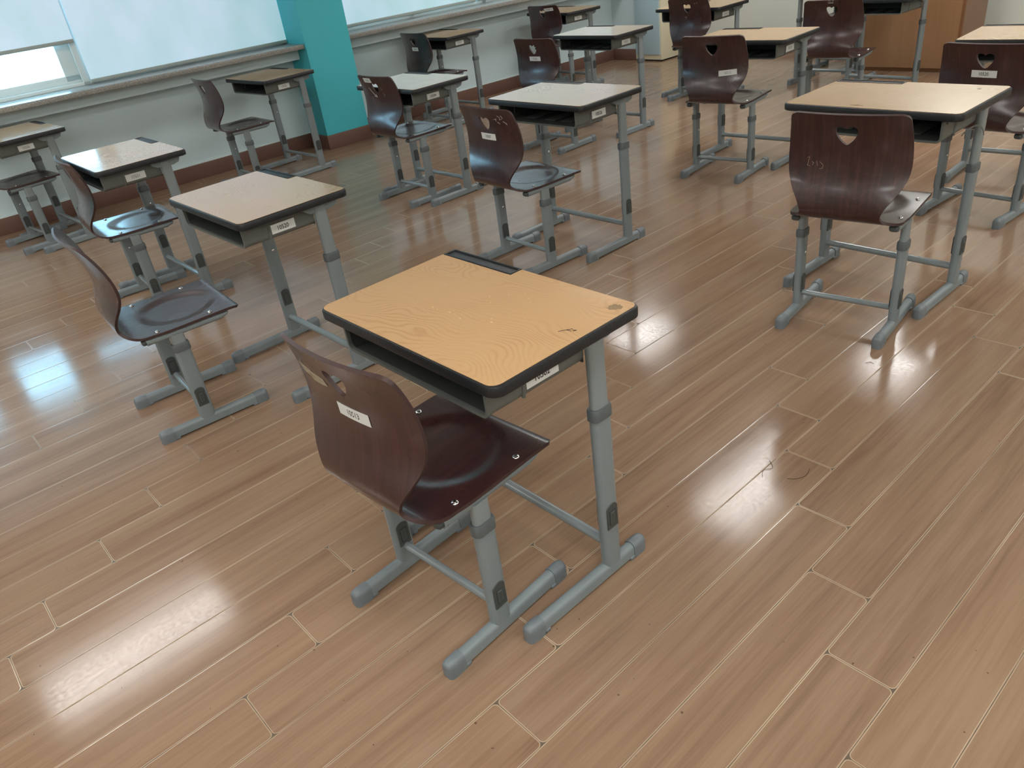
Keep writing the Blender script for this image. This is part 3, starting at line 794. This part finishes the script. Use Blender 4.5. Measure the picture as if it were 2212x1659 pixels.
CL = {
 'C1':(('10513',.016,.655,0,'ink'),'nearest plywood school chair labelled 10513 with tape residue beside its heart hole'),
 'C2':(('10507',.0,.668,0,'ink'),'plywood school chair labelled 10507 with white scratches in its top corner'),
 'C3':(('10503',-.055,.778,0,'fadedink',.088),'plywood school chair with a label above its heart hole, right of the teal pillar'),
 'C4':(('10505',.0,.668,0,'fadedink',.09),'plywood school chair at the window wall with a small label under its heart hole'),
 'C5':(('10508',.0,.665,0,'fadedink'),'plywood school chair with torn-edged label under its heart, behind the desk 10526'),
 'C6':(('10509',.088,.765,.06,'fadedink'),'farthest plywood school chair at the window wall, label beside its heart hole'),
 'C7':(None,'plywood school chair beside the cream cabinet with faint scratches and no label'),
 'C8':(('10515',.092,.600,.09,'fadedink'),'plywood school chair with the label 10515 low on the right of its back'),
 'C9':(None,'plywood school chair on the right with a wavy grained back and scratched scribble'),
 'C10':(('10520',.0,.672,0,'ink'),'plywood school chair with the label 10520 at the right edge of the photo'),
 'C11':(('10516',-.005,.798,0,'fadedink',.034),'plywood school chair in front of the podium, white wall showing through its heart hole'),
 'C13':(None,'plywood school chair at the far left edge, only its seat in view'),
 'C14':(None,'plywood school chair at left whose seat mirrors the bright window'),
 'C15':(None,'plywood school chair at left pulled far back from the desk labelled 10520'),
 'C16':(None,'plywood school chair at the window wall left of the teal pillar'),
 'CE':(None,'plywood school chair behind the desk that faces the class, mostly hidden')}

def blob(cx, cy, rx, ry, n=22, jag=.25, seed=1):
    r = random.Random(seed)
    return [(cx+rx*math.cos(2*PI*i/n)*(1-jag*r.random()), cy+ry*math.sin(2*PI*i/n)*(1-jag*r.random())) for i in range(n)]

def stroke(bm, pts, place, w=.0012, lift=.0005):
    """thin ribbon through the points"""
    for (a, b) in zip(pts[:-1], pts[1:]):
        d = Vector((b[0]-a[0], b[1]-a[1])); 
        if d.length < 1e-6: continue
        d.normalize(); n = Vector((-d.y, d.x))*w/2; e = d*w*.3
        q = [(a[0]-e.x+n.x, a[1]-e.y+n.y), (a[0]-e.x-n.x, a[1]-e.y-n.y), (b[0]+e.x-n.x, b[1]+e.y-n.y), (b[0]+e.x+n.x, b[1]+e.y+n.y)]
        loft(bm, [[place(u, v, 0) for u, v in q], [place(u, v, lift) for u, v in q]])
def stroke_obj(name, lines, place, mat, parent, w=.0012):
    bm = bmesh.new()
    for l in lines: stroke(bm, l, place, w)
    return link(name, mesh_of(bm, name, mat, 0), parent)

def build_furniture():
    desk_shared(); chair_shared()
    D, C = {}, {}
    for k, (x, y, t, H) in DESKS.items():
        num, ink, label = DL[k]
        D[k] = make_desk(x, y, t, H, num, label, ink)
    for k, (x, y, t, dz) in CHAIRS.items():
        lab, label = CL[k]
        C[k] = make_chair(x, y, t, dz, label, lab, shell='shell_reclined' if k == 'C15' else 'shell')
    def topof(e): return [c for c in e.children if c.name.startswith('desktop')][0]
    # marks on the nearest desk
    t = topof(D['D1'])
    pl = lambda u, v, l: (u, v, .00065+l)
    r = random.Random(4)
    o = link('worn_patch', patch_mesh(pl, blob(.286, .172, .021, .019, 30, .5, 3), 'scuff', 'worn_patch'), t); o['label'] = 'grey worn patch'
    stroke_obj('pen_mark', [[(.262, .022), (.271, .036), (.284, .038)], [(.271, .036), (.279, .047)], [(.282, .043), (.290, .047), (.287, .040)]], pl, 'ink', t, .0013)
    t = topof(D['D9'])
    stroke_obj('pen_mark', [[(-.07, -.180), (-.045, -.172), (-.055, -.186), (-.035, -.178), (-.022, -.184)]], pl, 'scuff', t, .002)
    o = link('worn_patch', patch_mesh(pl, blob(.235, .150, .007, .006, 14, .3, 5), 'scuff', 'worn_patch'), t)
    # chair backs: tape residue and scratches
    sh = C['C1'][1]
    pl = back_place(-.107, .712, -.02)
    o = link('tape_residue', patch_mesh(pl, [(-.062, .012), (-.03, .017), (.01, .013), (.052, .012), (.06, -.006), (.03, -.013), (-.005, -.017), (-.02, -.008), (-.045, -.012), (-.058, -.002)], 'residue', 'tape_residue'), sh); o['label'] = 'pale tape residue'
    sh = C['C2'][1]; pl = back_place(.115, .755)
    stroke_obj('scratches', [[(-.04, 0), (-.025, .004), (-.03, -.008)], [(-.012, .02), (0, .012), (-.006, 0), (.008, .004)], [(.01, .022), (.016, .008)], [(.012, -.008), (.024, -.014), (.030, -.022)], [(-.02, -.012), (-.012, -.02)]], pl, 'label', sh, .0016)
    sh = C['C9'][1]; pl = back_place(-.118, .628)
    sh.material_slots[0].link = 'OBJECT'; sh.material_slots[0].material = M['plywave']
    stroke_obj('scratched_scribble', [[(-.014, .012), (-.004, .016), (-.01, -.014), (-.002, -.016)], [(.006, 0), (.012, -.004), (.008, -.012)], [(.022, .004), (.026, -.012)], [(.034, .002), (.046, -.008), (.044, -.02), (.034, -.022)]], pl, 'residue', sh, .0009)
    sh = C['C7'][1]; pl = back_place(.09, .765)
    stroke_obj('scratches', [[(-.02, .006), (-.014, -.006), (-.008, .004)], [(0, 0), (.008, .006), (.012, -.006)], [(-.12, -.11), (-.1, -.10), (-.105, -.12)]], pl, 'residue', sh, .0022)
    sh = C['C3'][1]
    stroke_obj('scratches', [[(-.03, .0), (.0, -.03), (.03, -.05)], [(.012, -.052), (.04, -.056), (.034, -.04)]], back_place(-.05, .73), 'label', sh, .003)
    stroke_obj('scratches', [[(0, 0), (.012, -.012), (.004, -.02)], [(.01, -.04), (.022, -.05), (.012, -.06)]], back_place(.055, .74), 'residue', sh, .002)
    # loose strip under the side of the desk on the right
    bb = [c for c in D['D9'].children if c.name.startswith('book_box')][0]
    bm = bmesh.new(); pts = []
    for i in range(15):
        a = i/14; pts.append((.268+.026*math.sin(a*PI*.6), -.035+.135*a, -.070-.034*(2*a-.8)**2))
    loft(bm, [[(p[0]+dx, p[1], p[2]+dz) for dx, dz in ((0, 0), (.0016, 0), (.0016, .006), (0, .006))] for p in pts])
    o = link('loose_strip', mesh_of(bm, 'loose_strip', 'box'), bb); o['label'] = 'bent strip hanging loose'
    # bits lying on the floor
    def hair(name, pts, label):
        bm = bmesh.new()
        c = Vector((sum(p[0] for p in pts)/len(pts), sum(p[1] for p in pts)/len(pts)))
        P = catmull([(p[0]-c.x, p[1]-c.y, .0016) for p in pts], 5)
        for a, b in zip(P[:-1], P[1:]): rod(bm, a, b, .0006, 5)
        o = link(name, mesh_of(bm, name, 'hair'), None, (c.x, c.y, 0)); tag(o, label, 'debris', 'stray fibres on the floor')
    hair('stray_fibre', [(-.845, 1.735), (-.838, 1.70), (-.850, 1.672), (-.872, 1.655)], 'curled dark fibre lying on the planks right of the nearest desk')
    hair('stray_fibre', [(-.955, 1.70), (-.93, 1.675), (-.945, 1.65), (-.93, 1.62)], 'dark fibre across the plank joint right of the nearest desk')
    hair('stray_fibre', [(-.995, 2.385), (-.985, 2.40), (-.97, 2.395)], 'tiny dark scrap on the floor before the right hand chair')
    hair('stray_fibre', [(-2.98, 2.08), (-2.93, 2.05), (-2.90, 2.00)], 'dark fibre on the floor left of the chair labelled 10507')

def build_outside():
    # pale trees outside the bare strip of glass
    r = random.Random(3)
    for i, (s, d, z, label) in enumerate(((-6.4, 5.0, 1.0, 'pale leafy tree outside, seen through the bare strip of window at the left edge'), (-2.2, 4.2, .6, 'pale leafy tree outside, seen through the bare strip of window beside its frame'))):
        e = wempty('tree', s, d, -3.5); tag(e, label, 'tree', 'trees outside the window')
        bm = bmesh.new(); rod(bm, (0, 0, 0), (.1, .05, 3.7), .09, 10); link('trunk', mesh_of(bm, 'trunk', 'hair'), e)
        bm = bmesh.new()
        for k in range(900):
            p = Vector((r.gauss(0, .55), max(-1.3, min(1.3, r.gauss(0, .6))), 3.6+r.gauss(0, .32)))
            a = Vector((r.gauss(0, 1), r.gauss(0, 1), r.gauss(0, 1))).normalized(); b = a.orthogonal().normalized()*.05; c = a.cross(b).normalized()*.03
            t = a*.003
            vs = [bm.verts.new(p+q) for q in (-b, c, b, -c)]; bm.faces.new(vs)
        link('foliage', mesh_of(bm, 'foliage', 'leaf', 0), e)

# ------------------------------------------------------------------ camera, light
def build_camera():
    f, h, p, ro, ya = 1649.622208, 1.464418, .533376, -.146332, .897613
    cy, sy = math.cos(ya), math.sin(ya)
    fw = Vector((-sy*math.cos(p), cy*math.cos(p), -math.sin(p))); r = Vector((cy, sy, 0)); u = r.cross(fw)
    c, s = math.cos(ro), math.sin(ro)
    r2 = c*r+s*u; u2 = -s*r+c*u
    cam = bpy.data.cameras.new('camera'); o = bpy.data.objects.new('camera', cam); COL.objects.link(o)
    cam.sensor_fit = 'HORIZONTAL'; cam.sensor_width = 36; cam.lens = f/2212*36; cam.clip_start = .02
    m = Matrix(((r2.x, u2.x, -fw.x, 0), (r2.y, u2.y, -fw.y, 0), (r2.z, u2.z, -fw.z, h), (0, 0, 0, 1)))
    o.matrix_world = m; SC.camera = o
def build_world():
    w = bpy.data.worlds.new('world'); SC.world = w; w.use_nodes = True
    bg = w.node_tree.nodes['Background']; bg.inputs[0].default_value = (.36, .74, 1.0, 1); bg.inputs[1].default_value = WORLD_E

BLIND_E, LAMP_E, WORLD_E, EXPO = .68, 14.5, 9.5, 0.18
make_materials()
build_room(); build_front(); build_furniture(); build_outside(); build_camera(); build_world()
vs = SC.view_settings
vs.view_transform = 'Standard'; vs.look = 'None'; vs.exposure = EXPO; vs.gamma = 1; vs.use_curve_mapping = False
try:
    SC.cycles.use_denoising = True
    SC.cycles.max_bounces = 8; SC.cycles.diffuse_bounces = 4; SC.cycles.glossy_bounces = 4; SC.cycles.transparent_max_bounces = 8
    SC.cycles.sample_clamp_indirect = 8
except Exception: pass
